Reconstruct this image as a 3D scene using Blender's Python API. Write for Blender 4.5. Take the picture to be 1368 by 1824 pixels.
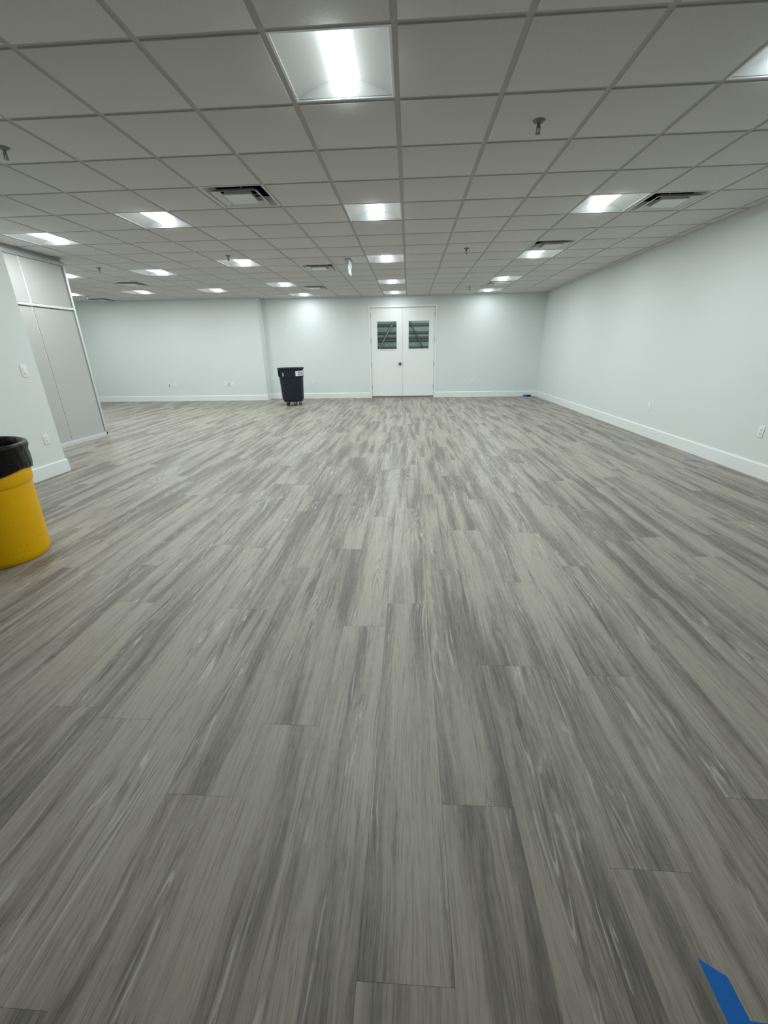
import bpy, bmesh, math, random
from mathutils import Vector, Matrix

for o in list(bpy.data.objects):
    bpy.data.objects.remove(o, do_unlink=True)
scene = bpy.context.scene
COL = scene.collection
rng = random.Random(7)

# ------------------------------------------------------------------ camera
F_PX, PITCH, YAW, ROLL = 731.93, 0.37582, 0.06258, -0.01699
CAM_H = 1.328
def cam_axes():
    cp, sp, cy, sy = math.cos(PITCH), math.sin(PITCH), math.cos(YAW), math.sin(YAW)
    f = Vector((-sy * cp, cy * cp, -sp)); r = Vector((cy, sy, 0)); u = r.cross(f)
    c, s = math.cos(ROLL), math.sin(ROLL)
    return c * r + s * u, -s * r + c * u, f
CR, CU, CF = cam_axes()
cam_data = bpy.data.cameras.new('camera')
cam = bpy.data.objects.new('camera', cam_data)
COL.objects.link(cam)
cam_data.sensor_fit = 'HORIZONTAL'
cam_data.sensor_width = 36.0
cam_data.lens = F_PX / 1368.0 * 36.0
cam_data.clip_start = 0.02
cam.matrix_world = Matrix(((CR.x, CU.x, -CF.x, 0), (CR.y, CU.y, -CF.y, 0), (CR.z, CU.z, -CF.z, CAM_H), (0, 0, 0, 1)))
scene.camera = cam
def project(p):
    v = Vector(p) - Vector((0, 0, CAM_H)); d = v.dot(CF)
    if d < 0.03: return None
    return 684 + F_PX * v.dot(CR) / d, 912 - F_PX * v.dot(CU) / d

# ------------------------------------------------------------------ world, exposure
world = bpy.data.worlds.new('world'); scene.world = world
world.use_nodes = True
world.node_tree.nodes['Background'].inputs[0].default_value = (0.5, 0.55, 0.6, 1)
world.node_tree.nodes['Background'].inputs[1].default_value = 0.02
vs = scene.view_settings
vs.view_transform = 'Standard'; vs.look = 'None'; vs.gamma = 1.0; vs.use_curve_mapping = False
vs.exposure = 0.0
LAMP_W = 25.5                                # watts sent down by each ceiling light
LENS = 2.6                                   # glow of the lens itself
LAMP_COL = (0.91, 1.0, 0.99)

# ------------------------------------------------------------------ dimensions (metres)
T = 0.6096                                    # ceiling grid module
GX, GY = -0.0772, 2.5385                      # grid origin
HC = 2.701                                    # ceiling height
XR, YB = 3.714, 12.65                         # right wall, back wall
YBL, XC = 12.27, -4.135                       # left part of the back wall, its corner
XFL, YF = -10.2, -4.0                         # far left wall, wall behind the camera
XL, YLE = -4.19, 4.69                         # near left wall and its end
XP, YPE = -5.30, 6.97                         # partition plane and its end
DX0, DXM, DX1, DTOP = -1.09, -0.182, 0.728, 2.42   # door opening

# ------------------------------------------------------------------ material helpers
def new_mat(name):
    m = bpy.data.materials.new(name); m.use_nodes = True
    nt = m.node_tree
    return m, nt, nt.nodes['Principled BSDF']
def N(nt, typ, **kw):
    n = nt.nodes.new(typ)
    for k, v in kw.items():
        if k.startswith('i_'): n.inputs[k[2:].replace('_', ' ')].default_value = v
        else: setattr(n, k, v)
    return n
def lk(nt, a, b): nt.links.new(a, b)
def math_n(nt, op, a, b=None, clamp=False):
    n = nt.nodes.new('ShaderNodeMath'); n.operation = op; n.use_clamp = clamp
    for i, v in enumerate((a, b)):
        if v is None: continue
        if isinstance(v, (int, float)): n.inputs[i].default_value = v
        else: nt.links.new(v, n.inputs[i])
    return n.outputs[0]
def mixc(nt, fac, a, b, mode='MIX'):
    n = nt.nodes.new('ShaderNodeMix'); n.data_type = 'RGBA'; n.blend_type = mode
    for s, v in ((n.inputs[0], fac), (n.inputs[6], a), (n.inputs[7], b)):
        if isinstance(v, (int, float)): s.default_value = v
        elif isinstance(v, tuple): s.default_value = (*v, 1) if len(v) == 3 else v
        else: nt.links.new(v, s)
    return n.outputs[2]
def ramp(nt, fac, stops):
    n = nt.nodes.new('ShaderNodeMapRange'); n.clamp = True; n.interpolation_type = 'SMOOTHSTEP'
    nt.links.new(fac, n.inputs[0])
    for i, v in enumerate(stops): n.inputs[i + 1].default_value = v
    return n.outputs[0]
def noise(nt, vec, scale=1.0, detail=2.0, rough=0.5, dist=0.0):
    n = nt.nodes.new('ShaderNodeTexNoise'); n.noise_dimensions = '3D'
    n.inputs['Scale'].default_value = scale; n.inputs['Detail'].default_value = detail
    n.inputs['Roughness'].default_value = rough; n.inputs['Distortion'].default_value = dist
    if vec is not None: nt.links.new(vec, n.inputs['Vector'])
    return n.outputs['Fac']
def bump(nt, bsdf, h, strength, dist):
    b = nt.nodes.new('ShaderNodeBump'); b.inputs['Strength'].default_value = strength
    b.inputs['Distance'].default_value = dist
    nt.links.new(h, b.inputs['Height']); nt.links.new(b.outputs[0], bsdf.inputs['Normal'])
def simple(name, col, rough=0.5, spec=0.5, metal=0.0, grain=None, var=0.0, vscale=20.0):
    m, nt, b = new_mat(name)
    b.inputs['Base Color'].default_value = (*col, 1); b.inputs['Roughness'].default_value = rough
    b.inputs['Specular IOR Level'].default_value = spec; b.inputs['Metallic'].default_value = metal
    tc = N(nt, 'ShaderNodeTexCoord').outputs['Object']
    if var > 0:
        f = noise(nt, tc, vscale, 4.0, 0.6)
        lo = tuple(c * (1 - var) for c in col); hi = tuple(min(1, c * (1 + var)) for c in col)
        lk(nt, mixc(nt, f, lo, hi), b.inputs['Base Color'])
    if grain:
        bump(nt, b, noise(nt, tc, grain[0], 3.0, 0.6), grain[1], grain[2])
    return m

M = {}
M['wall'] = simple('white_wall_paint', (0.735, 0.775, 0.772), 0.55, 0.35, grain=(90.0, 0.12, 0.004), var=0.012, vscale=1.3)
M['trim'] = simple('white_trim_paint', (0.83, 0.855, 0.85), 0.35, 0.5, var=0.01, vscale=3)
M['door'] = simple('white_door_paint', (0.85, 0.87, 0.87), 0.32, 0.5, grain=(30.0, 0.04, 0.003), var=0.012, vscale=2)
M['grid'] = simple('ceiling_grid_paint', (0.49, 0.482, 0.475), 0.7, 0.1, var=0.01)
M['fixture'] = simple('white_fixture_enamel', (0.84, 0.86, 0.87), 0.35, 0.5, var=0.008)
M['vent'] = simple('vent_enamel', (0.70, 0.71, 0.70), 0.4, 0.5, var=0.01)
M['duct'] = simple('dark_duct', (0.012, 0.013, 0.014), 0.8, 0.2, var=0.2)
M['plate'] = simple('outlet_plastic', (0.84, 0.855, 0.84), 0.3, 0.5, var=0.01)
M['slot'] = simple('dark_slot', (0.03, 0.03, 0.03), 0.6, 0.3, var=0.1)
M['greyslot'] = simple('grey_receptacle', (0.22, 0.23, 0.22), 0.5, 0.4, var=0.1)
M['panel'] = simple('grey_partition_panel', (0.45, 0.45, 0.445), 0.5, 0.4, grain=(140.0, 0.06, 0.002), var=0.015, vscale=2)
M['alu'] = simple('satin_aluminium', (0.70, 0.72, 0.72), 0.38, 0.5, metal=0.35, var=0.02)
M['darkalu'] = simple('dark_header_track', (0.36, 0.37, 0.37), 0.5, 0.4, metal=0.2, var=0.03)
M['steel'] = simple('brushed_steel', (0.45, 0.46, 0.46), 0.32, 0.5, metal=0.9, var=0.05)
M['hinge'] = simple('dull_hinge_metal', (0.30, 0.31, 0.31), 0.45, 0.5, metal=0.3, var=0.05)
M['knob'] = simple('dark_knob_metal', (0.16, 0.16, 0.155), 0.3, 0.5, metal=0.8, var=0.05)
M['sill'] = simple('threshold_metal', (0.25, 0.245, 0.235), 0.5, 0.4, metal=0.3, var=0.06)
M['sprink'] = simple('sprinkler_brass', (0.14, 0.14, 0.12), 0.4, 0.5, metal=0.6, var=0.08)
M['tape'] = simple('blue_painters_tape', (0.004, 0.150, 0.56), 0.6, 0.35, grain=(350.0, 0.25, 0.001), var=0.10, vscale=60)
M['blacktape'] = simple('black_tape', (0.012, 0.011, 0.016), 0.4, 0.5, var=0.15)
M['cardboard'] = simple('grey_card_core', (0.25, 0.23, 0.19), 0.8, 0.2, var=0.1)
M['bin'] = simple('dark_slate_plastic', (0.011, 0.018, 0.025), 0.48, 0.30, grain=(200.0, 0.08, 0.002), var=0.12, vscale=9)
M['binin'] = simple('bin_inside', (0.014, 0.017, 0.019), 0.6, 0.3, var=0.12)
M['rubber'] = simple('black_rubber', (0.010, 0.010, 0.011), 0.55, 0.4, var=0.15)
M['sticker'] = simple('white_sticker', (0.80, 0.83, 0.86), 0.4, 0.4, var=0.02)
M['inkblue'] = simple('blue_ink', (0.05, 0.075, 0.22), 0.5, 0.4, var=0.05)
M['inkdark'] = simple('dark_ink', (0.025, 0.04, 0.06), 0.5, 0.4, var=0.05)
M['backing'] = simple('plenum_backing', (0.35, 0.35, 0.35), 0.9, 0.1, var=0.03)
M['screed'] = simple('subfloor_screed', (0.06, 0.058, 0.055), 0.9, 0.1, var=0.1)
M['sheet'] = simple('warehouse_sheet_metal', (0.36, 0.40, 0.385), 0.5, 0.4, metal=0.1, var=0.06, vscale=2)
M['girt'] = simple('warehouse_steel', (0.12, 0.135, 0.14), 0.5, 0.4, metal=0.2, var=0.06)
M['concrete'] = simple('warehouse_concrete', (0.20, 0.20, 0.19), 0.8, 0.2, var=0.1, vscale=3)

def mat_tile():
    m, nt, b = new_mat('mineral_ceiling_tile')
    pos = N(nt, 'ShaderNodeNewGeometry').outputs['Position']
    f = noise(nt, pos, 160.0, 4.0, 0.7); g = noise(nt, pos, 420.0, 2.0, 0.6)
    oi = N(nt, 'ShaderNodeObjectInfo').outputs['Random']
    base = mixc(nt, oi, (0.665, 0.66, 0.655), (0.69, 0.685, 0.68))
    lk(nt, mixc(nt, ramp(nt, f, (0.35, 0.62, 0.93, 1.0)), (0, 0, 0), base, 'MIX'), b.inputs['Base Color'])
    b.inputs['Roughness'].default_value = 0.95; b.inputs['Specular IOR Level'].default_value = 0.1
    bump(nt, b, math_n(nt, 'ADD', f, math_n(nt, 'MULTIPLY', g, 0.5)), 0.25, 0.003)
    return m
M['tile'] = mat_tile()

def mat_plank():
    m, nt, b = new_mat('grey_oak_vinyl_plank')
    pos = N(nt, 'ShaderNodeNewGeometry').outputs['Position']
    at = N(nt, 'ShaderNodeAttribute', attribute_name='plank_rand').outputs['Color']
    sp = N(nt, 'ShaderNodeSeparateXYZ'); lk(nt, pos, sp.inputs[0])
    sr = N(nt, 'ShaderNodeSeparateColor'); lk(nt, at, sr.inputs[0])
    x = math_n(nt, 'ADD', sp.outputs[0], math_n(nt, 'MULTIPLY', sr.outputs[0], 37.0))
    y = math_n(nt, 'ADD', sp.outputs[1], math_n(nt, 'MULTIPLY', sr.outputs[1], 53.0))
    def vec(ax, ay, z=0.0, xx=None):
        c = N(nt, 'ShaderNodeCombineXYZ')
        lk(nt, math_n(nt, 'MULTIPLY', xx if xx is not None else x, ax), c.inputs[0])
        lk(nt, math_n(nt, 'MULTIPLY', y, ay), c.inputs[1]); c.inputs[2].default_value = z
        return c.outputs[0]
    w1 = noise(nt, vec(5.0, 1.8, 3.3), 1.0, 2.0, 0.5)
    w2 = noise(nt, vec(30.0, 9.0, 7.3), 1.0, 2.0, 0.5)
    xw = math_n(nt, 'ADD', x, math_n(nt, 'MULTIPLY', math_n(nt, 'SUBTRACT', w1, 0.5), 0.042))
    xw = math_n(nt, 'ADD', xw, math_n(nt, 'MULTIPLY', math_n(nt, 'SUBTRACT', w2, 0.5), 0.006))
    broad = noise(nt, vec(10.5, 0.75, 1.7, xw), 1.0, 2.0, 0.5)
    streak = noise(nt, vec(46.0, 1.5, 8.1, xw), 1.0, 3.0, 0.6)
    mott = noise(nt, vec(60.0, 22.0, 2.9), 1.0, 3.0, 0.6)
    pore = noise(nt, vec(300.0, 9.0, 5.5, xw), 1.0, 3.0, 0.6)
    fine = noise(nt, vec(620.0, 30.0, 2.2), 1.0, 2.0, 0.6)
    tone = math_n(nt, 'ADD', math_n(nt, 'MULTIPLY', broad, 0.60), math_n(nt, 'MULTIPLY', streak, 0.30))
    tone = math_n(nt, 'ADD', tone, math_n(nt, 'MULTIPLY', mott, 0.10))
    tone = math_n(nt, 'ADD', tone, math_n(nt, 'MULTIPLY', math_n(nt, 'SUBTRACT', sr.outputs[2], 0.5), 0.05))
    t = ramp(nt, tone, (0.36, 0.595, 0.0, 1.0))
    dark, light = (0.140, 0.121, 0.107), (0.362, 0.328, 0.277)
    col = mixc(nt, t, dark, light)
    # fine pore lines, stronger in the dark grain
    pl = ramp(nt, pore, (0.30, 0.52, 1.0, 0.0))
    amt = math_n(nt, 'SUBTRACT', 0.66, math_n(nt, 'MULTIPLY', t, 0.27))
    col = mixc(nt, math_n(nt, 'MULTIPLY', pl, amt), col, (0.062, 0.054, 0.048))
    ph = ramp(nt, pore, (0.54, 0.72, 0.0, 0.30))
    col = mixc(nt, ph, col, (0.43, 0.41, 0.36))
    ml = ramp(nt, fine, (0.3, 0.7, 0.0, 0.16))
    col = mixc(nt, ml, col, (0.42, 0.40, 0.35))
    # limed cathedral rings
    rn = noise(nt, vec(9.0, 0.62, 9.4, xw), 1.0, 2.0, 0.45)
    ring = math_n(nt, 'SINE', math_n(nt, 'MULTIPLY', rn, 100.0))
    msk = noise(nt, vec(12.0, 1.3, 4.4, xw), 1.0, 2.0, 0.55)
    mskr = ramp(nt, msk, (0.54, 0.64, 0.0, 1.0))
    speck = ramp(nt, noise(nt, vec(70.0, 10.0, 6.6, xw), 1.0, 3.0, 0.6), (0.42, 0.56, 0.0, 1.0))
    ringd = math_n(nt, 'MULTIPLY', ramp(nt, ring, (-0.95, -0.45, 1.0, 0.0)), mskr)
    col = mixc(nt, math_n(nt, 'MULTIPLY', ringd, 0.38), col, (0.075, 0.066, 0.060))
    ringm = math_n(nt, 'MULTIPLY', math_n(nt, 'MULTIPLY', ramp(nt, ring, (0.70, 0.97, 0.0, 1.0)), mskr), speck)
    col = mixc(nt, math_n(nt, 'MULTIPLY', ringm, 0.70), col, (0.52, 0.50, 0.44))
    lk(nt, col, b.inputs['Base Color'])
    b.inputs['Specular IOR Level'].default_value = 0.42
    lk(nt, ramp(nt, pore, (0.2, 0.8, 0.52, 0.42)), b.inputs['Roughness'])
    bump(nt, b, pore, 0.12, 0.0006)
    return m
M['plank'] = mat_plank()

def mat_yellow():
    m, nt, b = new_mat('scuffed_yellow_plastic')
    tc = N(nt, 'ShaderNodeTexCoord').outputs['Object']
    f = noise(nt, tc, 3.0, 4.0, 0.6)
    col = mixc(nt, f, (0.74, 0.385, 0.0), (0.88, 0.495, 0.0))
    sc = ramp(nt, noise(nt, tc, 38.0, 5.0, 0.7), (0.61, 0.70, 0.0, 1.0))
    patch = ramp(nt, noise(nt, tc, 4.0, 2.0, 0.5), (0.42, 0.62, 0.15, 1.0))
    col = mixc(nt, math_n(nt, 'MULTIPLY', math_n(nt, 'MULTIPLY', sc, patch), 0.75), col, (0.07, 0.045, 0.01))
    mp = N(nt, 'ShaderNodeMapping'); lk(nt, tc, mp.inputs[0]); mp.inputs['Scale'].default_value = (9, 9, 60)
    st = ramp(nt, noise(nt, mp.outputs[0], 1.0, 4.0, 0.6), (0.64, 0.78, 0.0, 0.4))
    col = mixc(nt, st, col, (0.30, 0.17, 0.01))
    lk(nt, col, b.inputs['Base Color'])
    b.inputs['Roughness'].default_value = 0.45; b.inputs['Specular IOR Level'].default_value = 0.2
    bump(nt, b, f, 0.15, 0.004)
    return m
M['yellow'] = mat_yellow()
def mat_liner():
    m, nt, b = new_mat('black_bin_liner')
    b.inputs['Base Color'].default_value = (0.003, 0.003, 0.0033, 1)
    b.inputs['Roughness'].default_value = 0.26; b.inputs['Specular IOR Level'].default_value = 0.16
    tc = N(nt, 'ShaderNodeTexCoord').outputs['Object']
    mp = N(nt, 'ShaderNodeMapping'); lk(nt, tc, mp.inputs[0]); mp.inputs['Scale'].default_value = (14, 14, 24)
    bump(nt, b, noise(nt, mp.outputs[0], 1.0, 3.0, 0.5, 1.2), 0.5, 0.015)
    return m
M['liner'] = mat_liner()
def mat_emit(name, col, s):
    m = bpy.data.materials.new(name); m.use_nodes = True; nt = m.node_tree
    b = nt.nodes['Principled BSDF']
    b.inputs['Base Color'].default_value = (0.8, 0.8, 0.8, 1)
    b.inputs['Emission Color'].default_value = (*col, 1); b.inputs['Emission Strength'].default_value = s
    return m
M['lens'] = mat_emit('lit_light_lens', LAMP_COL, LENS)
M['exitface'] = mat_emit('lit_exit_panel', (0.62, 0.95, 0.84), 0.22)
M['exitface'].node_tree.nodes['Principled BSDF'].inputs['Base Color'].default_value = (0.42, 0.50, 0.47, 1)
def mat_glass():
    m = bpy.data.materials.new('window_glass'); m.use_nodes = True; nt = m.node_tree
    nt.nodes.remove(nt.nodes['Principled BSDF'])
    out = nt.nodes['Material Output']
    tr = N(nt, 'ShaderNodeBsdfTransparent'); tr.inputs[0].default_value = (0.86, 0.92, 0.90, 1)
    gl = N(nt, 'ShaderNodeBsdfGlossy'); gl.inputs['Roughness'].default_value = 0.02
    fr = N(nt, 'ShaderNodeFresnel'); fr.inputs[0].default_value = 1.45
    mx = N(nt, 'ShaderNodeMixShader')
    lk(nt, fr.outputs[0], mx.inputs[0]); lk(nt, tr.outputs[0], mx.inputs[1]); lk(nt, gl.outputs[0], mx.inputs[2])
    lk(nt, mx.outputs[0], out.inputs[0])
    return m
M['glass'] = mat_glass()

# ------------------------------------------------------------------ mesh helpers
def link(name, me, parent=None, loc=(0, 0, 0), rotz=0.0):
    o = bpy.data.objects.new(name, me); COL.objects.link(o)
    o.location = loc; o.rotation_euler = (0, 0, rotz)
    if parent is not None: o.parent = parent
    return o
def bm_box(bm, x0, x1, y0, y1, z0, z1):
    v = [bm.verts.new(p) for p in ((x0, y0, z0), (x1, y0, z0), (x1, y1, z0), (x0, y1, z0), (x0, y0, z1), (x1, y0, z1), (x1, y1, z1), (x0, y1, z1))]
    for f in ((3, 2, 1, 0), (4, 5, 6, 7), (0, 1, 5, 4), (1, 2, 6, 5), (2, 3, 7, 6), (3, 0, 4, 7)):
        bm.faces.new([v[i] for i in f])
    return v
def to_mesh(name, bm, mat, smooth=None):
    bmesh.ops.recalc_face_normals(bm, faces=bm.faces)
    me = bpy.data.meshes.new(name); bm.to_mesh(me); bm.free()
    for m in (mat if isinstance(mat, (list, tuple)) else [mat]): me.materials.append(m)
    if smooth is not None:
        for p in me.polygons: p.use_smooth = True
        me.set_sharp_from_angle(angle=math.radians(smooth))
    return me
def boxes_mesh(name, boxes, mat, bevel=0.0):
    bm = bmesh.new()
    for b in boxes: bm_box(bm, *b)
    if bevel > 0:
        bmesh.ops.bevel(bm, geom=list(bm.edges), offset=bevel, segments=2, affect='EDGES', profile=0.6)
    return to_mesh(name, bm, mat, 35 if bevel > 0 else None)
def box(name, b, mat, parent=None, bevel=0.0, loc=(0, 0, 0)):
    return link(name, boxes_mesh(name, [b], mat, bevel), parent, loc)
def lathe_mesh(name, prof, mat, seg=48, smooth=40, fn=None, close=False):
    bm = bmesh.new(); rings = []
    for (r, z) in prof:
        ring = []
        for i in range(seg):
            a = 2 * math.pi * i / seg
            rr, zz = (r, z) if fn is None else fn(r, z, a)
            ring.append(bm.verts.new((rr * math.cos(a), rr * math.sin(a), zz)))
        rings.append(ring)
    for k in range(len(rings) - 1):
        for i in range(seg):
            j = (i + 1) % seg
            bm.faces.new((rings[k][i], rings[k][j], rings[k + 1][j], rings[k + 1][i]))
    if close:
        bm.faces.new(rings[0]); bm.faces.new(rings[-1])
    return to_mesh(name, bm, mat, smooth)
def cyl_mesh(name, r, h, mat, seg=20, axis='z'):
    bm = bmesh.new()
    bmesh.ops.create_cone(bm, cap_ends=True, segments=seg, radius1=r, radius2=r, depth=h)
    if axis == 'x': bmesh.ops.rotate(bm, verts=bm.verts, cent=(0, 0, 0), matrix=Matrix.Rotation(math.pi / 2, 3, 'Y'))
    if axis == 'y': bmesh.ops.rotate(bm, verts=bm.verts, cent=(0, 0, 0), matrix=Matrix.Rotation(math.pi / 2, 3, 'X'))
    return to_mesh(name, bm, mat, 40)
def empty(name, loc=(0, 0, 0), rotz=0.0):
    o = bpy.data.objects.new(name, None); COL.objects.link(o); o.empty_display_size = 0.1
    o.location = loc; o.rotation_euler = (0, 0, rotz); return o
def tag(o, label, cat, group=None, kind=None):
    o['label'] = label; o['category'] = cat
    if group: o['group'] = group
    if kind: o['kind'] = kind
    return o
def struct(o, label, cat): return tag(o, label, cat, kind='structure')
def copy_tree(root, loc, rotz=0.0):
    r = root.copy(); COL.objects.link(r); r.location = loc; r.rotation_euler = (0, 0, rotz)
    for ch in root.children:
        c = ch.copy(); COL.objects.link(c); c.parent = r
        for g in ch.children:
            d = g.copy(); COL.objects.link(d); d.parent = c
    return r

# ------------------------------------------------------------------ walls
WT = 0.15
struct(box('wall_right', (XR, XR + WT, YF, YB + WT, 0, HC + 0.1), M['wall']), 'long plain white wall running down the right side', 'wall')
struct(link('wall_back', boxes_mesh('wall_back', [
    (XC, DX0 - 0.05, YB, YB + 0.2, 0, HC + 0.1), (DX1 + 0.05, XR, YB, YB + 0.2, 0, HC + 0.1),
    (DX0 - 0.05, DX1 + 0.05, YB, YB + 0.2, DTOP + 0.05, HC + 0.1)], M['wall'])),
    'white back wall holding the double doors', 'wall')
struct(box('wall_back_left', (XFL, XC, YBL, YB + 0.2, 0, HC + 0.1), M['wall']), 'white wall stepping forward at the far left', 'wall')
struct(box('wall_far_left', (XFL - WT, XFL, YPE, YB + 0.2, 0, HC + 0.1), M['wall']), 'white side wall hidden behind the grey partition', 'wall')
struct(box('wall_left', (XP - 0.05, XL, YF, YLE, 0, HC + 0.1), M['wall']), 'white wall end beside the yellow trash can at left', 'wall')
struct(box('wall_partition_return', (XFL, XP - 0.075, YPE - 0.12, YPE - 0.01, 0, HC + 0.1), M['wall']), 'plain wall returning behind the grey partition', 'wall')
struct(box('wall_front', (XL, XR, YF - WT, YF, 0, HC + 0.1), M['wall']), 'plain white wall behind the camera', 'wall')

def baseboard(name, p0, p1, nrm, label):
    # p0 -> p1 along the wall foot, nrm = direction into the room
    p0, p1, n = Vector((*p0, 0)), Vector((*p1, 0)), Vector((*nrm, 0))
    prof = [(0, 0), (0.016, 0), (0.016, 0.138), (0.010, 0.150), (0, 0.152)]
    bm = bmesh.new(); a = [bm.verts.new(p + n * d + Vector((0, 0, z))) for p in (p0,) for d, z in prof]
    b = [bm.verts.new(p1 + n * d + Vector((0, 0, z))) for d, z in prof]
    k = len(prof)
    for i in range(k): bm.faces.new((a[i], a[(i + 1) % k], b[(i + 1) % k], b[i]))
    bm.faces.new(a); bm.faces.new(b)
    struct(link(name, to_mesh(name, bm, M['trim'])), label, 'baseboard')
baseboard('baseboard_right', (XR, YF), (XR, YB), (-1, 0), 'white baseboard along the right wall')
baseboard('baseboard_back_right', (DX1 + 0.05, YB), (XR, YB), (0, -1), 'white baseboard right of the double doors')
baseboard('baseboard_back', (XC, YB), (DX0 - 0.05, YB), (0, -1), 'white baseboard left of the double doors behind the grey bin')
baseboard('baseboard_step', (XC, YBL - 0.016), (XC, YB), (1, 0), 'short white baseboard on the wall step')
baseboard('baseboard_back_left', (XFL, YBL), (XC + 0.016, YBL), (0, -1), 'white baseboard along the far left wall')
baseboard('baseboard_left', (XL, YF), (XL, YLE + 0.016), (1, 0), 'white baseboard beside the yellow trash can')
baseboard('baseboard_left_end', (XP, YLE), (XL + 0.016, YLE), (0, 1), 'white baseboard on the left wall end')

# ------------------------------------------------------------------ floor of separate planks
floor = struct(box('floor', (XFL - WT, XR + WT, YF - WT, YB + 0.35, -0.12, -0.006), M['screed']), 'grey oak plank floor of the empty hall', 'floor')
PW, PL, PX0 = 0.222, 1.490, -0.110
KNOWN = {0: 0.47, 1: 0.87, 2: 1.49, 3: 0.72, 4: 1.445, 5: 0.93, 6: 0.57, -1: 0.26, -2: 1.14, -3: 0.862, -4: 0.39, -5: 1.14, -7: 0.434}
def poly_area(rect):
    """visible area in the photo of a horizontal rectangle (coarse, clipped by sampling)"""
    x0, x1, y0, y1, z = rect; n = 4; hit = 0; pts = []
    for i in range(n + 1):
        for j in range(n + 1):
            q = project((x0 + (x1 - x0) * i / n, y0 + (y1 - y0) * j / n, z))
            if q and 0 <= q[0] <= 1368 and 0 <= q[1] <= 1824: hit += 1
    if not hit: return 0.0
    cx, cy = (x0 + x1) / 2, max((y0 + y1) / 2, 0.35)
    d = (Vector((cx, cy, z)) - Vector((0, 0, CAM_H))).length
    return hit / (n + 1) ** 2 * (x1 - x0) * (y1 - y0) / d ** 3
planks = []
k0, k1 = math.floor((XFL - PX0) / PW), math.ceil((XR - PX0) / PW)
for k in range(k0, k1):
    xa, xb = max(PX0 + k * PW, XFL), min(PX0 + (k + 1) * PW, XR)
    off = KNOWN.get(k, rng.uniform(0, PL))
    j = math.floor((YF - off) / PL)
    while True:
        ya, yb = off + j * PL, off + (j + 1) * PL; j += 1
        if ya > YB + 0.3: break
        ya, yb = max(ya, YF), min(yb, YB + 0.3)
        if yb - ya < 0.01 or xb - xa < 0.01: continue
        if xb < XP - 0.1 and yb < YPE - 0.2: continue
        planks.append((xa, xb, ya, yb, (rng.random(), rng.random(), rng.random()), poly_area((xa, xb, ya, yb, 0.0))))
planks.sort(key=lambda p: -p[5])
def plank_geo(bm, lay, p, ox, oy):
    g = 0.00012; c = 0.0003
    xa, xb, ya, yb = p[0] + g - ox, p[1] - g - ox, p[2] + g - oy, p[3] - g - oy
    vb = [bm.verts.new(q) for q in ((xa, ya, -0.006), (xb, ya, -0.006), (xb, yb, -0.006), (xa, yb, -0.006))]
    vm = [bm.verts.new(q) for q in ((xa, ya, -c), (xb, ya, -c), (xb, yb, -c), (xa, yb, -c))]
    vt = [bm.verts.new(q) for q in ((xa + c, ya + c, 0), (xb - c, ya + c, 0), (xb - c, yb - c, 0), (xa + c, yb - c, 0))]
    fs = [bm.faces.new(vt)]
    for i in range(4):
        j = (i + 1) % 4
        fs.append(bm.faces.new((vb[i], vb[j], vm[j], vm[i]))); fs.append(bm.faces.new((vm[i], vm[j], vt[j], vt[i])))
    for v in vb + vm + vt: v[lay] = (*p[4], 1.0)
for p in planks[:300]:
    bm = bmesh.new(); lay = bm.verts.layers.float_color.new('plank_rand')
    cx, cy = (p[0] + p[1]) / 2, (p[2] + p[3]) / 2
    plank_geo(bm, lay, p, cx, cy)
    link('plank', to_mesh('plank', bm, M['plank']), floor, (cx, cy, 0))
bm = bmesh.new(); lay = bm.verts.layers.float_color.new('plank_rand')
for p in planks[300:]: plank_geo(bm, lay, p, 0, 0)
o = link('distant_planks', to_mesh('distant_planks', bm, M['plank']), floor); o['kind'] = 'stuff'

# ------------------------------------------------------------------ ceiling: backing, grid bars, tiles
ceiling = struct(box('ceiling', (XFL - WT, XR + WT, YF - WT, YB + 0.2, HC + 0.30, HC + 0.36), M['backing']), 'suspended ceiling of square grey-white tiles in a grid', 'ceiling')
def gx(i): return GX + i * T
def gy(j): return GY + j * T
I0, I1 = math.floor((XFL - GX) / T), math.ceil((XR - GX) / T)
J0, J1 = math.floor((YF - GY) / T), math.ceil((YB - GY) / T)
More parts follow.
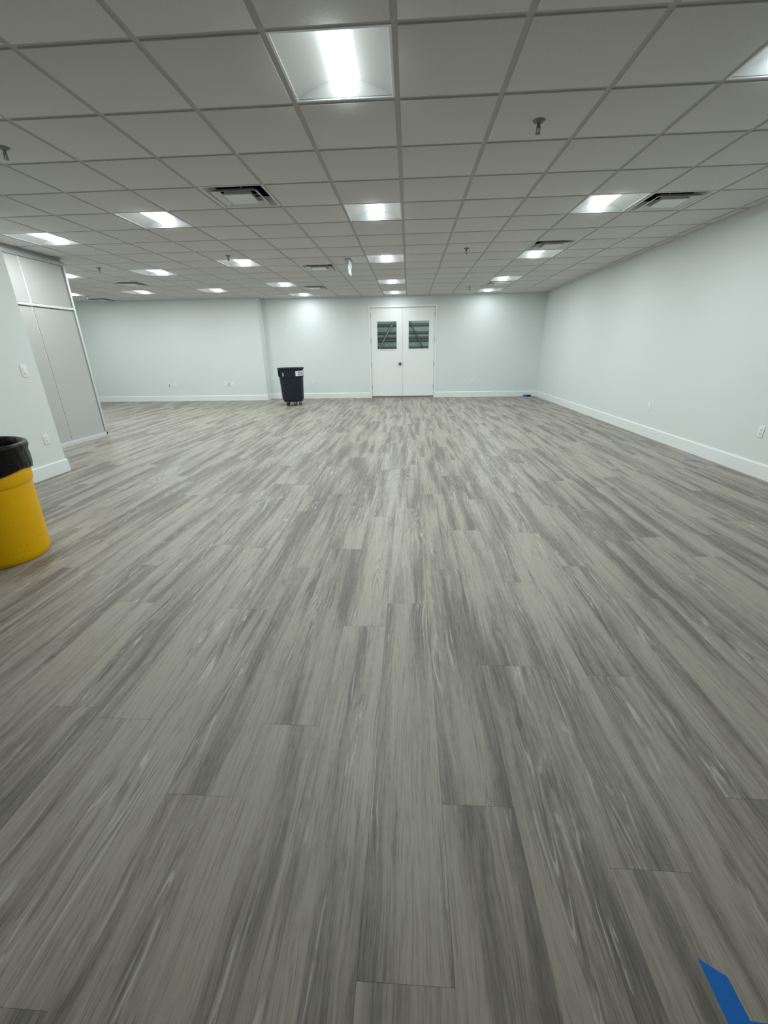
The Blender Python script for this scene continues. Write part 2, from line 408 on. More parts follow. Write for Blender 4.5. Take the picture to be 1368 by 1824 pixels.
# lights: (i, j) -> label ; vents likewise
LIGHTS = {
    (-1, 0): 'large square recessed ceiling light nearest the camera, top centre',
    (-1, 4): 'square recessed ceiling light second in the centre row toward the doors',
    (-1, 8): 'square recessed ceiling light third in the centre row, beside the exit sign',
    (-1, 12): 'square recessed ceiling light fourth in the centre row, next to last before the doors',
    (-1, 15): 'square recessed ceiling light right above the double doors, last of the centre row',
    (3, 0): 'square recessed ceiling light cut off by the upper right photo edge',
    (3, 4): 'square recessed ceiling light left of the vent near the right wall',
    (3, 8): 'square recessed ceiling light just behind a vent in the right row',
    (3, 12): 'square recessed ceiling light in the right row, next to last before the back wall',
    (3, 15): 'square recessed ceiling light against the back wall right of the doors',
    (-5, 0): 'square recessed ceiling light barely showing at the upper left photo edge',
    (-5, 4): 'square recessed ceiling light behind and left of the largest air vent',
    (-5, 8): 'square recessed ceiling light second in the row over the left half, beyond a sprinkler',
    (-5, 12): 'square recessed ceiling light third in the row over the left half, before a far vent',
    (-5, 15): 'square recessed ceiling light against the back wall above the grey bin',
    (-8, 5): 'square recessed ceiling light in front of the grey partition',
    (-8, 9): 'square recessed ceiling light two rows past the partition, left of centre',
    (-8, 13): 'square recessed ceiling light closest to the wall step at the back',
    (-11, 9): 'square recessed ceiling light half hidden behind the partition top, upper one',
    (-11, 13): 'square recessed ceiling light below the far left vent near the back wall',
    (-14, 13): 'square recessed ceiling light half hidden behind the partition, lower one',
    (-14, 9): 'unseen square recessed ceiling light added behind the grey partition for illumination',  # unseen fixture, added for the light it gives the far left
}
VENTS = {
    (-3, 3): 'large square ceiling air vent left of centre, nearest of the vents',
    (4, 4): 'square ceiling air vent beside a light near the right wall',
    (3, 7): 'square ceiling air vent just in front of a light in the right row',
    (-3, 9): 'square ceiling air vent left of the hanging exit sign',
    (-4, 13): 'square ceiling air vent between two far lights above the grey bin',
    (3, 13): 'square ceiling air vent between the two farthest lights of the right row',
    (-10, 11): 'square ceiling air vent in the far left ceiling between two lights',
    (-14, 15): 'square ceiling air vent at the far left corner against the back wall',
}
TILE_IN = 0.017          # reveal between tile edge and grid line
full_tile = boxes_mesh('ceiling_tile', [(-T / 2 + TILE_IN, T / 2 - TILE_IN, -T / 2 + TILE_IN, T / 2 - TILE_IN, 0, 0.018)], M['tile'], 0.0015)
tiles = []
for i in range(I0, I1):
    for j in range(J0, J1):
        if (i, j) in LIGHTS or (i, j) in VENTS: continue
        xa, xb, ya, yb = max(gx(i), XFL), min(gx(i + 1), XR), max(gy(j), YF), min(gy(j + 1), YB)
        if (xa + xb) / 2 < XC: yb = min(yb, YBL)
        if (xa + xb) / 2 < XP and (ya + yb) / 2 < YPE - 0.3: continue
        if (xa + xb) / 2 < XL and yb < YLE - 0.6: continue
        if xb - xa < 0.05 or yb - ya < 0.05: continue
        tiles.append((xa, xb, ya, yb, poly_area((xa, xb, ya, yb, HC))))
tiles.sort(key=lambda t: -t[4])
rest = []
for n, (xa, xb, ya, yb, a) in enumerate(tiles):
    if n >= 300: rest.append((xa + TILE_IN, xb - TILE_IN, ya + TILE_IN, yb - TILE_IN, HC, HC + 0.018)); continue
    cx, cy = (xa + xb) / 2, (ya + yb) / 2
    if abs(xb - xa - T) < 1e-4 and abs(yb - ya - T) < 1e-4: me = full_tile
    else:
        hx, hy = (xb - xa) / 2 - TILE_IN, (yb - ya) / 2 - TILE_IN
        me = boxes_mesh('cut_ceiling_tile', [(-hx, hx, -hy, hy, 0, 0.018)], M['tile'], 0.0015)
    link('ceiling_tile', me, ceiling, (cx, cy, HC + rng.uniform(-0.0006, 0.0006)))
if rest:
    o = link('distant_ceiling_tiles', boxes_mesh('distant_ceiling_tiles', rest, M['tile']), ceiling); o['kind'] = 'stuff'
ZG = HC + 0.007
GW = 0.0185
def tee(name, x0, x1, y0, y1, along, dz=0.0):
    bs = [(x0, x1, y0, y1, ZG + dz, ZG + dz + 0.0015)]
    if along == 'y': xm = (x0 + x1) / 2; bs.append((xm - 0.001, xm + 0.001, y0, y1, ZG + 0.0018, ZG + 0.035))
    else: ym = (y0 + y1) / 2; bs.append((x0, x1, ym - 0.001, ym + 0.001, ZG + 0.0018, ZG + 0.035))
    link(name, boxes_mesh(name, bs, M['grid']), ceiling)
for i in range(I0 + 1, I1):
    x = gx(i)
    yend = YBL if x < XC else YB
    y0 = YPE - 0.1 if x < XP else (YLE - 0.05 if x < XL else YF)
    tee('main_tee', x - GW, x + GW, y0, yend, 'y')
for j in range(J0 + 1, J1):
    y = gy(j)
    xa = XFL if y > YPE else (XP if y > YLE else XL)
    if y > YBL: xa = XC
    tee('cross_tee', xa, XR, y - GW, y + GW, 'x', 0.0004)
link('wall_angle', boxes_mesh('wall_angle', [(XR - 0.022, XR, YF, YB, ZG - 0.001, ZG + 0.02)], M['grid']), ceiling)
link('wall_angle', boxes_mesh('wall_angle', [(XC, XR, YB - 0.022, YB, ZG - 0.001, ZG + 0.02)], M['grid']), ceiling)
link('wall_angle', boxes_mesh('wall_angle', [(XFL, XC, YBL - 0.022, YBL, ZG - 0.001, ZG + 0.02)], M['grid']), ceiling)

# ------------------------------------------------------------------ recessed lights
def make_light():
    root = empty('ceiling_light')
    h = 0.2925
    # thin frame lip
    L = 0.013
    link('frame', boxes_mesh('frame', [(-h, h, -h, -h + L, -0.004, 0.004), (-h, h, h - L, h, -0.004, 0.004),
        (-h, -h + L, -h + L, h - L, -0.004, 0.004), (h - L, h, -h + L, h - L, -0.004, 0.004)], M['fixture']), root)
    ins = h - L; lw = 0.078; dz = 0.078; n = 10
    def prof(t): return lw + (ins - lw) * (1 - t), dz * (1 - (1 - t) ** 1.3)
    for s in (-1, 1):
        bm = bmesh.new(); a = []; b = []
        for k in range(n + 1):
            x, z = prof(k / n)
            a.append(bm.verts.new((s * x, -ins, z))); b.append(bm.verts.new((s * x, ins, z)))
        for k in range(n): bm.faces.new((a[k], a[k + 1], b[k + 1], b[k]))
        link('reflector', to_mesh('reflector', bm, M['fixture'], 60), root)
    for s in (-1, 1):
        bm = bmesh.new()
        pts = [(-prof(k / n)[0], prof(k / n)[1]) for k in range(n + 1)] + [(prof(k / n)[0], prof(k / n)[1]) for k in range(n, -1, -1)]
        va = [bm.verts.new((x, s * ins, z)) for x, z in pts]; vb = [bm.verts.new((x, s * (ins + 0.004), z)) for x, z in pts]
        bm.faces.new(va); bm.faces.new(vb)
        for k in range(len(pts)): bm.faces.new((va[k], va[(k + 1) % len(pts)], vb[(k + 1) % len(pts)], vb[k]))
        link('end_plate', to_mesh('end_plate', bm, M['fixture']), root)
    # bulging lens
    bm = bmesh.new(); m = 10; yl = ins - 0.002; rings = []
    for (yy, sc) in ((-yl, 0.86), (-yl + 0.012, 0.96), (-yl + 0.03, 1.0), (yl - 0.03, 1.0), (yl - 0.012, 0.96), (yl, 0.86)):
        ring = []
        for k in range(m + 1):
            a = math.pi * k / m
            ring.append(bm.verts.new((-lw * math.cos(a), yy, dz - 0.001 - 0.073 * sc * math.sin(a))))
        rings.append(ring)
    for r in range(len(rings) - 1):
        for k in range(m): bm.faces.new((rings[r][k], rings[r][k + 1], rings[r + 1][k + 1], rings[r + 1][k]))
    bm.faces.new(rings[0]); bm.faces.new(rings[-1])
    ln = link('lens', to_mesh('lens', bm, M['lens'], 50), root); ln['label'] = 'glowing white lens strip'
    la = bpy.data.lights.new('lamp', 'AREA'); la.shape = 'RECTANGLE'; la.size = 0.11; la.size_y = 0.52
    la.energy = LAMP_W; la.color = LAMP_COL; la.spread = math.pi
    lo = bpy.data.objects.new('lamp', la); COL.objects.link(lo); lo.parent = root; lo.location = (0, 0, 0.002)
    return root
proto = None
for (i, j), lab in LIGHTS.items():
    loc = (gx(i + 0.5), gy(j + 0.5), ZG)
    if proto is None: proto = make_light(); o = proto; o.location = loc
    else: o = copy_tree(proto, loc)
    k = {(-1, 0): 1.45, (3, 0): 0.6, (-5, 0): 0.55, (-8, 5): 0.8, (-5, 4): 0.8, (-5, 15): 0.42}.get((i, j), {15: 0.32, 13: 0.6}.get(j, 1.0))   # lamps run at different dimming levels
    for c in o.children:
        if c.type == 'LIGHT':
            c.data = c.data.copy(); c.data.energy = LAMP_W * k
    tag(o, lab, 'ceiling light', 'recessed ceiling lights')

# ------------------------------------------------------------------ air vents
def frustum_ring(ho, zo, hi, zi, th=0.003):
    """thin sloping square louvre from outer half-size ho at zo to inner half-size hi at zi"""
    bm = bmesh.new()
    def sq(h, z): return [bm.verts.new(p) for p in ((-h, -h, z), (h, -h, z), (h, h, z), (-h, h, z))]
    loops = [sq(ho, zo), sq(hi, zi), sq(hi, zi + th), sq(ho, zo + th)]
    for a, b in ((0, 1), (1, 2), (2, 3), (3, 0)):
        for k in range(4):
            l = (k + 1) % 4; bm.faces.new((loops[a][k], loops[a][l], loops[b][l], loops[b][k]))
    return bm
def make_vent():
    root = empty('air_vent')
    h = 0.2925; L = 0.018
    bm = frustum_ring(h - L, -0.003, 0.236, 0.065)
    for b in ((-h, h, -h, -h + L, -0.003, 0.003), (-h, h, h - L, h, -0.003, 0.003), (-h, -h + L, -h + L, h - L, -0.003, 0.003), (h - L, h, -h + L, h - L, -0.003, 0.003)): bm_box(bm, *b)
    link('frame', to_mesh('frame', bm, M['vent']), root)
    bm = frustum_ring(0.218, -0.020, 0.168, 0.012)
    bmr = to_mesh('louvre', bm, M['vent']); link('louvre', bmr, root)
    bm = frustum_ring(0.130, -0.018, 0.118, 0.010); bm_box(bm, -0.130, 0.130, -0.130, 0.130, -0.020, -0.016)
    link('centre_plate', to_mesh('centre_plate', bm, M['vent']), root)
    bm = frustum_ring(0.238, 0.066, 0.225, 0.20); bm_box(bm, -0.226, 0.226, -0.226, 0.226, 0.196, 0.20)
    d = link('duct_neck', to_mesh('duct_neck', bm, M['duct']), root); d['label'] = 'dark duct opening'
    for a in (0, 1):      # hanger bars carrying louvre and plate
        b = (-0.17, 0.17, -0.004, 0.004, 0.012, 0.016) if a == 0 else (-0.004, 0.004, -0.004, 0.004, -0.016, 0.198)
        link('bracket', boxes_mesh('bracket', [b], M['vent']), root)
    return root
proto = None
for (i, j), lab in VENTS.items():
    loc = (gx(i + 0.5), gy(j + 0.5), ZG)
    if proto is None: proto = make_vent(); o = proto; o.location = loc
    else: o = copy_tree(proto, loc)
    tag(o, lab, 'air vent', 'square ceiling vents')

# ------------------------------------------------------------------ sprinklers
def make_sprinkler():
    root = empty('sprinkler')
    link('escutcheon', lathe_mesh('escutcheon', [(0.008, -0.014), (0.026, -0.012), (0.040, -0.003), (0.041, 0.0)], M['greyslot'], 24), root)
    link('body', cyl_mesh('body', 0.010, 0.03, M['sprink'], 12), root, (0, 0, -0.022))
    link('frame_arm', boxes_mesh('frame_arm', [(-0.013, -0.009, -0.003, 0.003, -0.062, -0.03), (0.009, 0.013, -0.003, 0.003, -0.062, -0.03),
        (-0.013, 0.013, -0.003, 0.003, -0.066, -0.061), (-0.002, 0.002, -0.002, 0.002, -0.062, -0.03)], M['sprink']), root)
    link('deflector', cyl_mesh('deflector', 0.017, 0.003, M['sprink'], 16), root, (0, 0, -0.068))
    return root
SPR = [((1.5, 1.54), 'small pendant sprinkler in the near ceiling, right of centre'),
       ((-4.58, 1.56), 'small pendant sprinkler at the left photo edge'),
       ((1.5, 7.5), 'small pendant sprinkler in the middle ceiling right of the exit sign'),
       ((-4.4, 7.5), 'small pendant sprinkler in front of a light over the left half'),
       ((-8.5, 8.5), 'small pendant sprinkler right of the partition top'),
       ((2.5, 14.3), 'small pendant sprinkler near the back wall above the doors'),
       ((-13.1, 14.1), 'small pendant sprinkler at the far left beside a half hidden light')]
proto = None
for (i, j), lab in SPR:
    loc = (gx(i), gy(j), HC)
    if proto is None: proto = make_sprinkler(); o = proto; o.location = loc
    else: o = copy_tree(proto, loc)
    tag(o, lab, 'sprinkler', 'pendant sprinklers')

# ------------------------------------------------------------------ exit sign
ex = empty('exit_sign', (-0.985, 7.71, HC))
box('canopy', (-0.05, 0.05, -0.10, 0.10, -0.016, 0.0), M['darkalu'], ex, 0.003)
box('housing', (-0.022, 0.022, -0.19, 0.19, -0.092, -0.014), M['alu'], ex, 0.004)
p = box('panel', (-0.006, 0.008, -0.175, 0.175, -0.205, -0.090), M['exitface'], ex, 0.002); p['label'] = 'pale green lit acrylic panel'
tag(ex, 'slim pale green lit exit sign hanging edge-on from the ceiling', 'exit sign')

# ------------------------------------------------------------------ double doors
door = struct(empty('door_1', (DXM, YB, 0)), 'white double doors with two small square windows in the back wall', 'door')
RB = 0.03     # leaf set back from the wall face
fx0, fx1 = DX0 - DXM, DX1 - DXM
link('door_frame', boxes_mesh('door_frame', [
    (fx0 - 0.05, fx0, -0.012, 0.2, 0, DTOP + 0.05), (fx1, fx1 + 0.05, -0.012, 0.2, 0, DTOP + 0.05), (fx0, fx1, -0.012, 0.2, DTOP, DTOP + 0.05),
    (fx0, fx0 + 0.014, RB + 0.048, 0.19, 0, DTOP), (fx1 - 0.014, fx1, RB + 0.048, 0.19, 0, DTOP), (fx0 + 0.014, fx1 - 0.014, RB + 0.048, 0.19, DTOP - 0.014, DTOP)], M['trim']), door)
link('threshold', boxes_mesh('threshold', [(fx0, fx1, 0.0, 0.2, 0, 0.012), (fx0, fx1, 0.02, 0.17, 0.012, 0.028)], M['sill']), door)
WIN = {-1: (-0.899, -0.351), 1: (-0.011, 0.560)}
for s in (-1, 1):
    a, b = (fx0 + 0.004, -0.003) if s < 0 else (0.003, fx1 - 0.004)
    w0, w1 = WIN[s][0] - DXM, WIN[s][1] - DXM; z0, z1 = 1.347, 2.066; y0, y1 = RB, RB + 0.045
    zb, zt = 0.046, DTOP - 0.004
    leaf = link('door_leaf', boxes_mesh('door_leaf', [(a, w0, y0, y1, zb, zt), (w1, b, y0, y1, zb, zt), (w0, w1, y0, y1, zb, z0), (w0, w1, y0, y1, z1, zt)], M['door']), door)
    t = 0.03
    link('window_trim', boxes_mesh('window_trim', [(w0 - t, w0, y0 - 0.008, y0, z0 - t, z1 + t), (w1, w1 + t, y0 - 0.008, y0, z0 - t, z1 + t),
        (w0, w1, y0 - 0.008, y0, z0 - t, z0), (w0, w1, y0 - 0.008, y0, z1, z1 + t)], M['trim']), leaf)
    link('pane', boxes_mesh('pane', [(w0, w1, y0 + 0.018, y0 + 0.024, z0, z1)], M['glass']), leaf)
    hx = a - 0.002 if s < 0 else b + 0.002
    for z in (2.23, 1.575, 0.926, 0.30):
        c = link('hinge', cyl_mesh('hinge', 0.012, 0.125, M['hinge'], 12), leaf, (hx, y0 - 0.010, z))
    if s < 0:
        kx = -0.255 - DXM
        kn = lathe_mesh('door_knob', [(0.001, -0.070), (0.024, -0.068), (0.034, -0.055), (0.034, -0.044), (0.016, -0.030), (0.014, -0.010), (0.042, -0.008), (0.044, 0.0)], M['knob'], 24)
        ko = link('door_knob', kn, leaf, (kx, y0, 0.945)); ko.rotation_euler = (-math.pi / 2, 0, 0); ko['label'] = 'round dark metal door knob'

# ------------------------------------------------------------------ warehouse seen through the door windows
WY = 18.6
wh = struct(empty('wall_warehouse', (0, WY, 0)), 'ribbed metal warehouse wall seen through the door windows', 'wall')
link('metal_sheet', boxes_mesh('metal_sheet', [(-6, 6, 0.0, 0.04, -0.1, 6.0)], M['sheet']), wh)
rib = boxes_mesh('rib', [(-0.02, 0.02, -0.035, 0.0, 0, 6.0)], M['sheet'])
for k in range(30): link('rib', rib, wh, (-3.2 + k * 0.2, 0, 0))
for z, hh in ((2.27, 0.075), (1.975, 0.065), (1.785, 0.06), (1.690, 0.065), (1.385, 0.10), (2.9, 0.1), (0.8, 0.1)):
    link('girt', boxes_mesh('girt', [(-6, 6, -0.13, -0.04, z - hh / 2, z + hh / 2), (-6, 6, -0.135, -0.125, z + hh / 2 - 0.01, z + hh / 2 + 0.012)], M['girt']), wh)
def beam(name, p0, p1, r, mat, parent):
    p0, p1 = Vector(p0), Vector(p1); d = p1 - p0
    bm = bmesh.new(); bmesh.ops.create_cone(bm, cap_ends=True, segments=6, radius1=r, radius2=r, depth=d.length)
    bmesh.ops.transform(bm, verts=bm.verts, matrix=Matrix.Translation((p0 + p1) / 2) @ d.to_track_quat('Z', 'Y').to_matrix().to_4x4())
    return link(name, to_mesh(name, bm, mat), parent)
beam('brace', (-1.62, -0.30, 0.7), (-0.35, -0.30, 2.85), 0.035, M['sheet'], wh)
beam('brace', (0.0, -0.30, 2.4), (0.75, -0.30, 1.1), 0.022, M['girt'], wh)
struct(box('floor_warehouse', (-6, 6, YB + 0.35, WY + 0.2, -0.12, -0.005), M['concrete']), 'concrete warehouse floor beyond the double doors', 'floor')
la = bpy.data.lights.new('warehouse_fill', 'AREA'); la.energy = 190; la.size = 3.0; la.color = (0.9, 1.0, 0.97)  # added fill light, out of view, aimed at the metal wall to brighten it
lo = bpy.data.objects.new('warehouse_fill', la); COL.objects.link(lo); lo.location = (0.5, 13.6, 3.6)
lo.rotation_euler = (math.radians(76), 0, 0)

# ------------------------------------------------------------------ grey partition
part = struct(empty('wall_partition', (XP, 0, 0)), 'grey panelled partition in a slim aluminium frame at left', 'wall')
ys = [4.60, 5.385, 6.17, 6.945]
for k in range(3):
    for (z0, z1) in ((0.075, 1.975), (2.025, 2.595)):
        box('panel', (-0.045, -0.012, ys[k] + 0.012, ys[k + 1] - 0.012, z0, z1), M['panel'], part)
for k, y in enumerate(ys):
    if k == 3:
        box('end_post', (-0.060, 0.006, y - 0.006, y + 0.026, 0.02, 2.60), M['alu'], part, 0.002)
        box('gasket', (-0.050, -0.006, y - 0.016, y - 0.006, 0.07, 2.598), M['greyslot'], part)
    else:
        box('mullion', (-0.060, -0.010, y - 0.012, y + 0.012, 0.02, 2.60), M['alu'], part)
        box('gasket', (-0.050, -0.008, y + 0.002, y + 0.010, 0.07, 1.978), M['greyslot'], part)
box('rail', (-0.060, 0.006, ys[0], ys[3] - 0.006, 1.984, 2.018), M['alu'], part, 0.002)
box('base_rail', (-0.060, 0.006, ys[0], ys[3] + 0.026, 0.0, 0.072), M['alu'], part, 0.002)
box('header', (-0.065, 0.012, ys[0], ys[3] + 0.03, 2.598, 2.650), M['darkalu'], part, 0.002)
box('closure', (-0.060, -0.030, ys[0], ys[3] + 0.02, 2.650, HC + 0.006), M['darkalu'], part)

# ------------------------------------------------------------------ wall plates
def plate_obj(kind, label, loc, face):
    """face: rotation about z so that local -y looks into the room"""
    cat = 'light switch' if kind == 'switch' else 'wall outlet'
    root = empty('light_switch' if kind == 'switch' else ('blank_wall_plate' if kind == 'blank' else 'wall_outlet'), loc, face)
    hw, hh = 0.036, 0.059
    if kind == 'switch': hw = 0.040; hh = 0.062
    link('plate', boxes_mesh('plate', [(-hw, hw, -0.007, 0, -hh, hh)], M['plate'], 0.003), root)
    if kind in ('duplex', 'dark'):
        for s in (-1, 1):
            r = link('receptacle', boxes_mesh('receptacle', [(-0.0165, 0.0165, -0.0095, -0.006, s * 0.0195 - 0.014, s * 0.0195 + 0.014)], M['greyslot'] if kind == 'dark' else M['plate'], 0.002), root)
            link('slot', boxes_mesh('slot', [(-0.0075, -0.0050, -0.0103, -0.009, s * 0.0195 - 0.003, s * 0.0195 + 0.007), (0.0050, 0.0075, -0.0103, -0.009, s * 0.0195 - 0.003, s * 0.0195 + 0.007),
                (-0.002, 0.002, -0.0103, -0.009, s * 0.0195 - 0.010, s * 0.0195 - 0.006)], M['slot']), r)
    elif kind == 'switch':
        link('rocker', boxes_mesh('rocker', [(-0.0165, 0.0165, -0.0105, -0.006, -0.033, 0.033)], M['plate'], 0.002), root)
    else:
        link('screw', boxes_mesh('screw', [(-0.003, 0.003, -0.008, -0.006, 0.039, 0.045), (-0.003, 0.003, -0.008, -0.006, -0.045, -0.039)], M['greyslot']), root)
    tag(root, label, cat if kind != 'blank' else 'wall plate', 'white wall plates')
R90 = math.pi / 2
plate_obj('duplex', 'white outlet on the back wall between the grey bin and the doors', (-2.836, YB, 0.462), 0)
plate_obj('duplex', 'white outlet on the back wall right of the double doors', (1.827, YB, 0.439), 0)
plate_obj('dark', 'outlet with dark sockets at the left on the far left wall', (-7.045, YBL, 0.447), 0)
plate_obj('blank', 'plain white plate beside the leftmost dark outlet on the far left wall', (-6.863, YBL, 0.458), 0)
plate_obj('blank', 'plain white plate left in the group of three on the far left wall', (-5.345, YBL, 0.457), 0)
plate_obj('dark', 'outlet with dark sockets in the middle of three plates on the far left wall', (-5.245, YBL, 0.457), 0)
plate_obj('duplex', 'white outlet right in the group of three on the far left wall', (-5.128, YBL, 0.457), 0)
plate_obj('duplex', 'white outlet on the right wall nearest the far corner', (XR, 11.48, 0.454), -R90)
plate_obj('blank', 'plain white plate on the right wall next to the far corner outlet', (XR, 11.19, 0.448), -R90)
plate_obj('blank', 'plain white plate halfway along the right wall', (XR, 6.72, 0.441), -R90)
plate_obj('duplex', 'white outlet on the right wall at the right photo edge', (XR, 4.557, 0.462), -R90)
plate_obj('switch', 'white light switch on the left wall above the yellow trash can', (XL, 4.505, 1.175), R90)
plate_obj('duplex', 'white outlet on the left wall low beside the yellow trash can', (XL, 4.505, 0.428), R90)

# ------------------------------------------------------------------ yellow trash can and its liner
YC = (-2.875, 2.457)
yc = empty('trash_can', (*YC, 0))
link('body', lathe_mesh('body', [(0.002, 0.022), (0.20, 0.020), (0.236, 0.016), (0.244, 0.002), (0.258, 0.003), (0.270, 0.022), (0.273, 0.05), (0.2885, 0.500), (0.2890, 0.520), (0.298, 0.532), (0.3015, 0.545), (0.304, 0.62), (0.308, 0.745), (0.318, 0.752), (0.320, 0.772), (0.314, 0.780),
    (0.302, 0.772), (0.296, 0.62), (0.262, 0.05), (0.002, 0.045)], M['yellow'], 72, 35), yc)
for s in (-1, 1):
    a = math.radians(-60) if s < 0 else math.radians(120)
    bm = bmesh.new()
    for b in ((0.300, 0.345, -0.085, -0.068, 0.575, 0.66), (0.300, 0.345, 0.068, 0.085, 0.575, 0.66), (0.328, 0.348, -0.085, 0.085, 0.648, 0.668)): bm_box(bm, *b)
    bmesh.ops.rotate(bm, verts=bm.verts, cent=(0, 0, 0), matrix=Matrix.Rotation(a + (math.pi if s > 0 else math.pi), 3, 'Z'))
    link('handle', to_mesh('handle', bm, M['yellow']), yc)
tag(yc, 'tall scuffed yellow plastic trash can at the left photo edge', 'trash can')
def liner_fn(r, z, a):
    w = math.sin(a * 9 + 1.0) * 0.35 + math.sin(a * 23 + z * 40) * 0.35 + math.sin(a * 41 + z * 25 + 2) * 0.2
    if z > 0.60 and r > 0.30:
        k = min(1, max(0, (0.775 - z) / 0.16))
        return r + 0.006 * w * (0.3 + k), z + 0.010 * math.sin(a * 5 + 0.6) * k + 0.004 * w * k
    return r + 0.008 * w, z + 0.006 * math.sin(a * 4)
ln = link('bin_liner', lathe_mesh('bin_liner', [(0.02, 0.16), (0.20, 0.17), (0.252, 0.30), (0.268, 0.50), (0.280, 0.66), (0.290, 0.765), (0.301, 0.789), (0.316, 0.797), (0.329, 0.790), (0.333, 0.772), (0.329, 0.755), (0.321, 0.735), (0.3215, 0.70), (0.320, 0.66), (0.318, 0.635), (0.315, 0.618), (0.309, 0.616)], M['liner'], 160, 60, liner_fn), None, (*YC, 0))
tag(ln, 'shiny black bin bag folded over the yellow trash can rim', 'bin liner')

# ------------------------------------------------------------------ grey bin on its wheeled dolly
BC = (-3.045, 11.06)
FACE = math.atan2(-BC[1], -BC[0])           # direction from the bin to the camera
gb = empty('trash_can', (*BC, 0))
gb_prof = [(0.002, 0.155), (0.20, 0.152), (0.245, 0.140), (0.268, 0.148), (0.276, 0.175), (0.303, 0.690), (0.304, 0.700), (0.313, 0.712), (0.316, 0.73), (0.319, 0.895), (0.320, 0.908), (0.340, 0.918), (0.345, 0.930), (0.341, 0.940), (0.318, 0.936), (0.308, 0.90)]
link('body', lathe_mesh('body', gb_prof, M['bin'], 64, 35), gb)
link('inside', lathe_mesh('inside', [(0.308, 0.90), (0.292, 0.66), (0.262, 0.19), (0.002, 0.185)], M['binin'], 64, 35), gb)
for s in (0, 1):
    a = FACE - math.radians(52) + s * math.pi
    bm = bmesh.new()
    for b in ((0.310, 0.338, -0.095, -0.080, 0.735, 0.900), (0.310, 0.338, 0.080, 0.095, 0.735, 0.900), (0.326, 0.340, -0.095, 0.095, 0.755, 0.785), (0.312, 0.334, -0.095, 0.095, 0.888, 0.905)): bm_box(bm, *b)
    bmesh.ops.rotate(bm, verts=bm.verts, cent=(0, 0, 0), matrix=Matrix.Rotation(a, 3, 'Z'))
    h = link('handle', to_mesh('handle', bm, M['bin']), gb)
    if s == 0:
        bm = bmesh.new(); bm_box(bm, 0.316, 0.339, 0.0955, 0.097, 0.745, 0.83)
        bmesh.ops.rotate(bm, verts=bm.verts, cent=(0, 0, 0), matrix=Matrix.Rotation(a, 3, 'Z'))
        st = link('tag', to_mesh('tag', bm, M['sticker']), h); st['label'] = 'small white tag'
def wrap_patch(bm, pts, r_of, rad):
    bm.faces.new([bm.verts.new((r * math.cos(an), r * math.sin(an), z)) for an, z, r in [(FACE + u, v, r_of(v) + rad) for u, v in pts]])
def r_band(z): return 0.316 + (z - 0.73) * 0.003 / 0.165
def strip(bm, u0, u1, v0, v1, rad, skew=0.0, n=12):
    for k in range(n):
        ua, ub = u0 + (u1 - u0) * k / n, u0 + (u1 - u0) * (k + 1) / n
        wrap_patch(bm, [(ua, v0 + skew * (ua - u0)), (ub, v0 + skew * (ub - u0)), (ub, v1 + skew * (ub - u0)), (ua, v1 + skew * (ua - u0))], r_band, rad)
bm = bmesh.new(); strip(bm, math.radians(20), math.radians(130), 0.742, 0.862, 0.0015, 0.004, 24)
lab = link('sticker', to_mesh('sticker', bm, M['sticker']), gb); lab['label'] = 'white sticker with a blue ring and dark letters'
bm = bmesh.new(); uc, vc, R_ = math.radians(40), 0.802, 1 / 0.318
n = 24
for k in range(n):
    a0, a1 = 2 * math.pi * k / n, 2 * math.pi * (k + 1) / n
    wrap_patch(bm, [(uc + R_ * r * math.cos(a), vc + r * math.sin(a)) for r, a in ((0.026, a0), (0.038, a0), (0.038, a1), (0.026, a1))], r_band, 0.0028)
for k in range(6):
    a0 = 2 * math.pi * k / 6 + math.pi / 2
    wrap_patch(bm, [(uc + R_ * r * math.cos(a), vc + r * math.sin(a)) for r, a in ((0.038, a0 - 0.2), (0.050, a0 - 0.13), (0.050, a0 + 0.13), (0.038, a0 + 0.2))], r_band, 0.0028)
link('ring_logo', to_mesh('ring_logo', bm, M['inkblue']), lab)
bm = bmesh.new()
def letter(strokes, u, w):
    for (xa, ya, xb, yb) in strokes:
        t = 0.011; dx, dy = xb - xa, yb - ya; L = math.hypot(dx, dy); nx, ny = -dy / L * t / 2, dx / L * t / 2
        q = [(xa + nx, ya + ny), (xa - nx, ya - ny), (xb - nx, yb - ny), (xb + nx, yb + ny)]
        wrap_patch(bm, [(u + R_ * x, 0.772 + y) for x, y in q], r_band, 0.0028)
letter([(0.0, 0.0, 0.022, 0.062), (0.022, 0.062, 0.044, 0.0), (0.009, 0.02, 0.035, 0.02)], math.radians(51), 0.044)
letter([(0.006, 0.0, 0.006, 0.064), (0.0, 0.005, 0.034, 0.005)], math.radians(62), 0.034)
letter([(0.006, 0.0, 0.006, 0.064), (0.0, 0.005, 0.034, 0.005)], math.radians(71), 0.034)
link('lettering', to_mesh('lettering', bm, M['inkdark']), lab)
tag(gb, 'dark slate plastic trash can with a white sticker, by the back wall', 'trash can')
dl = empty('bin_dolly', (*BC, 0))
link('base', lathe_mesh('base', [(0.002, 0.098), (0.20, 0.098), (0.245, 0.104), (0.25, 0.118), (0.246, 0.136), (0.236, 0.137), (0.232, 0.125), (0.002, 0.122)], M['rubber'], 40, 35), dl)
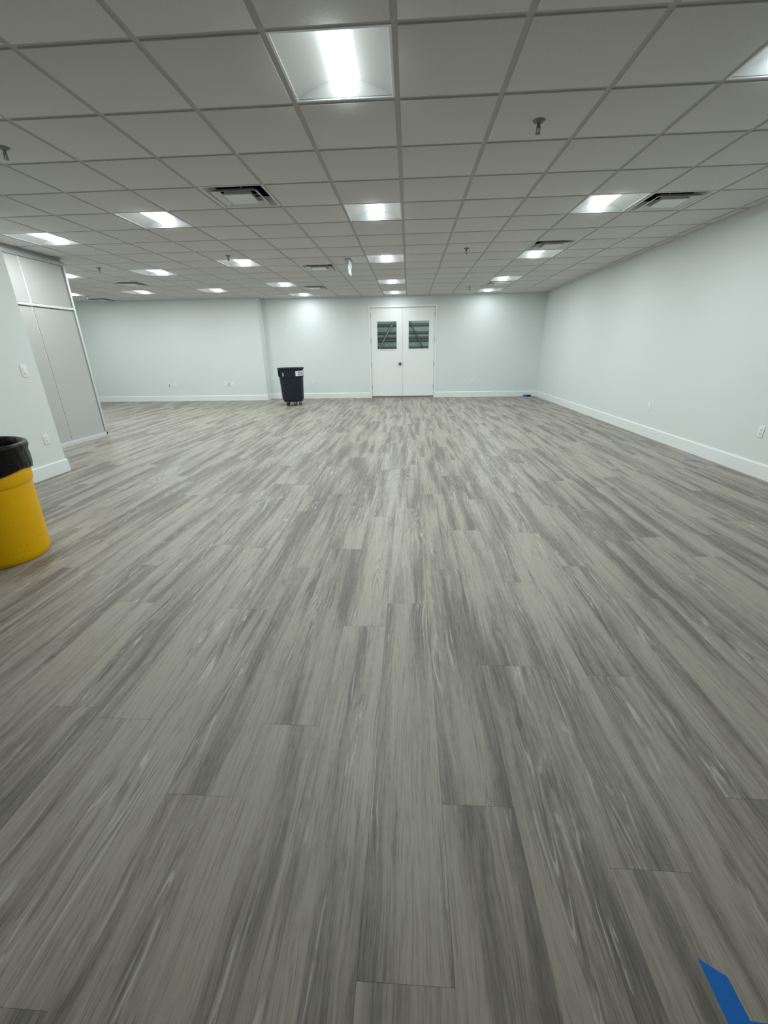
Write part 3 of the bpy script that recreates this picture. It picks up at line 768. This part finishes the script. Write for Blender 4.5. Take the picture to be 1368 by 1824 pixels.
for k in range(5):
    a = FACE + math.radians(-60 + 72 * k); cx, cy = 0.19 * math.cos(a), 0.19 * math.sin(a)
    cs = link('caster', boxes_mesh('caster', [(-0.022, 0.022, -0.022, 0.022, 0.086, 0.098), (-0.022, -0.017, -0.016, 0.016, 0.03, 0.088), (0.017, 0.022, -0.016, 0.016, 0.03, 0.088)], M['steel']), dl, (cx, cy, 0), a + 0.7 * k)
    link('wheel', cyl_mesh('wheel', 0.038, 0.028, M['rubber'], 20, 'x'), cs, (0, 0.012, 0.038))
tag(dl, 'black wheeled dolly under the dark slate trash can', 'dolly')

# ------------------------------------------------------------------ blue tape
def tape_piece(name, pts, label, th=0.0004):
    bm = bmesh.new()
    f = bm.faces.new([bm.verts.new((x, y, 0.0002)) for x, y in pts])
    r = bmesh.ops.extrude_face_region(bm, geom=[f])
    bmesh.ops.translate(bm, verts=[v for v in r['geom'] if isinstance(v, bmesh.types.BMVert)], vec=(0, 0, th))
    tag(link(name, to_mesh(name, bm, M['tape'])), label, 'tape')
tape_piece('tape_mark', [(0.679, 0.547), (0.677, 0.395), (0.82, 0.398), (0.82, 0.449), (0.727, 0.453), (0.726, 0.515), (0.7235, 0.5215), (0.717, 0.524)], 'bright blue painters tape corner mark on the floor at lower right')
tape_piece('tape_strip', [(3.375, 5.150), (3.560, 5.075), (3.575, 5.110), (3.40, 5.165)], 'short faded blue tape strip on the floor by the right wall')
def roll(name, mat, loc, label):
    root = empty(name, loc)
    link('tape_winding', lathe_mesh('tape_winding', [(0.040, 0.0), (0.055, 0.0), (0.056, 0.002), (0.056, 0.046), (0.055, 0.048), (0.040, 0.048), (0.040, 0.0)], mat, 28, 35), root)
    link('core', lathe_mesh('core', [(0.037, 0.0), (0.040, 0.0), (0.040, 0.047), (0.037, 0.047), (0.037, 0.0)], M['cardboard'], 28, 35), root)
    tag(root, label, 'tape roll')
roll('tape_roll', M['tape'], (3.375, 12.555, 0), 'blue tape roll on the floor in the far right corner')
roll('tape_roll', M['blacktape'], (3.487, 12.555, 0), 'black tape roll beside the blue one in the far right corner')
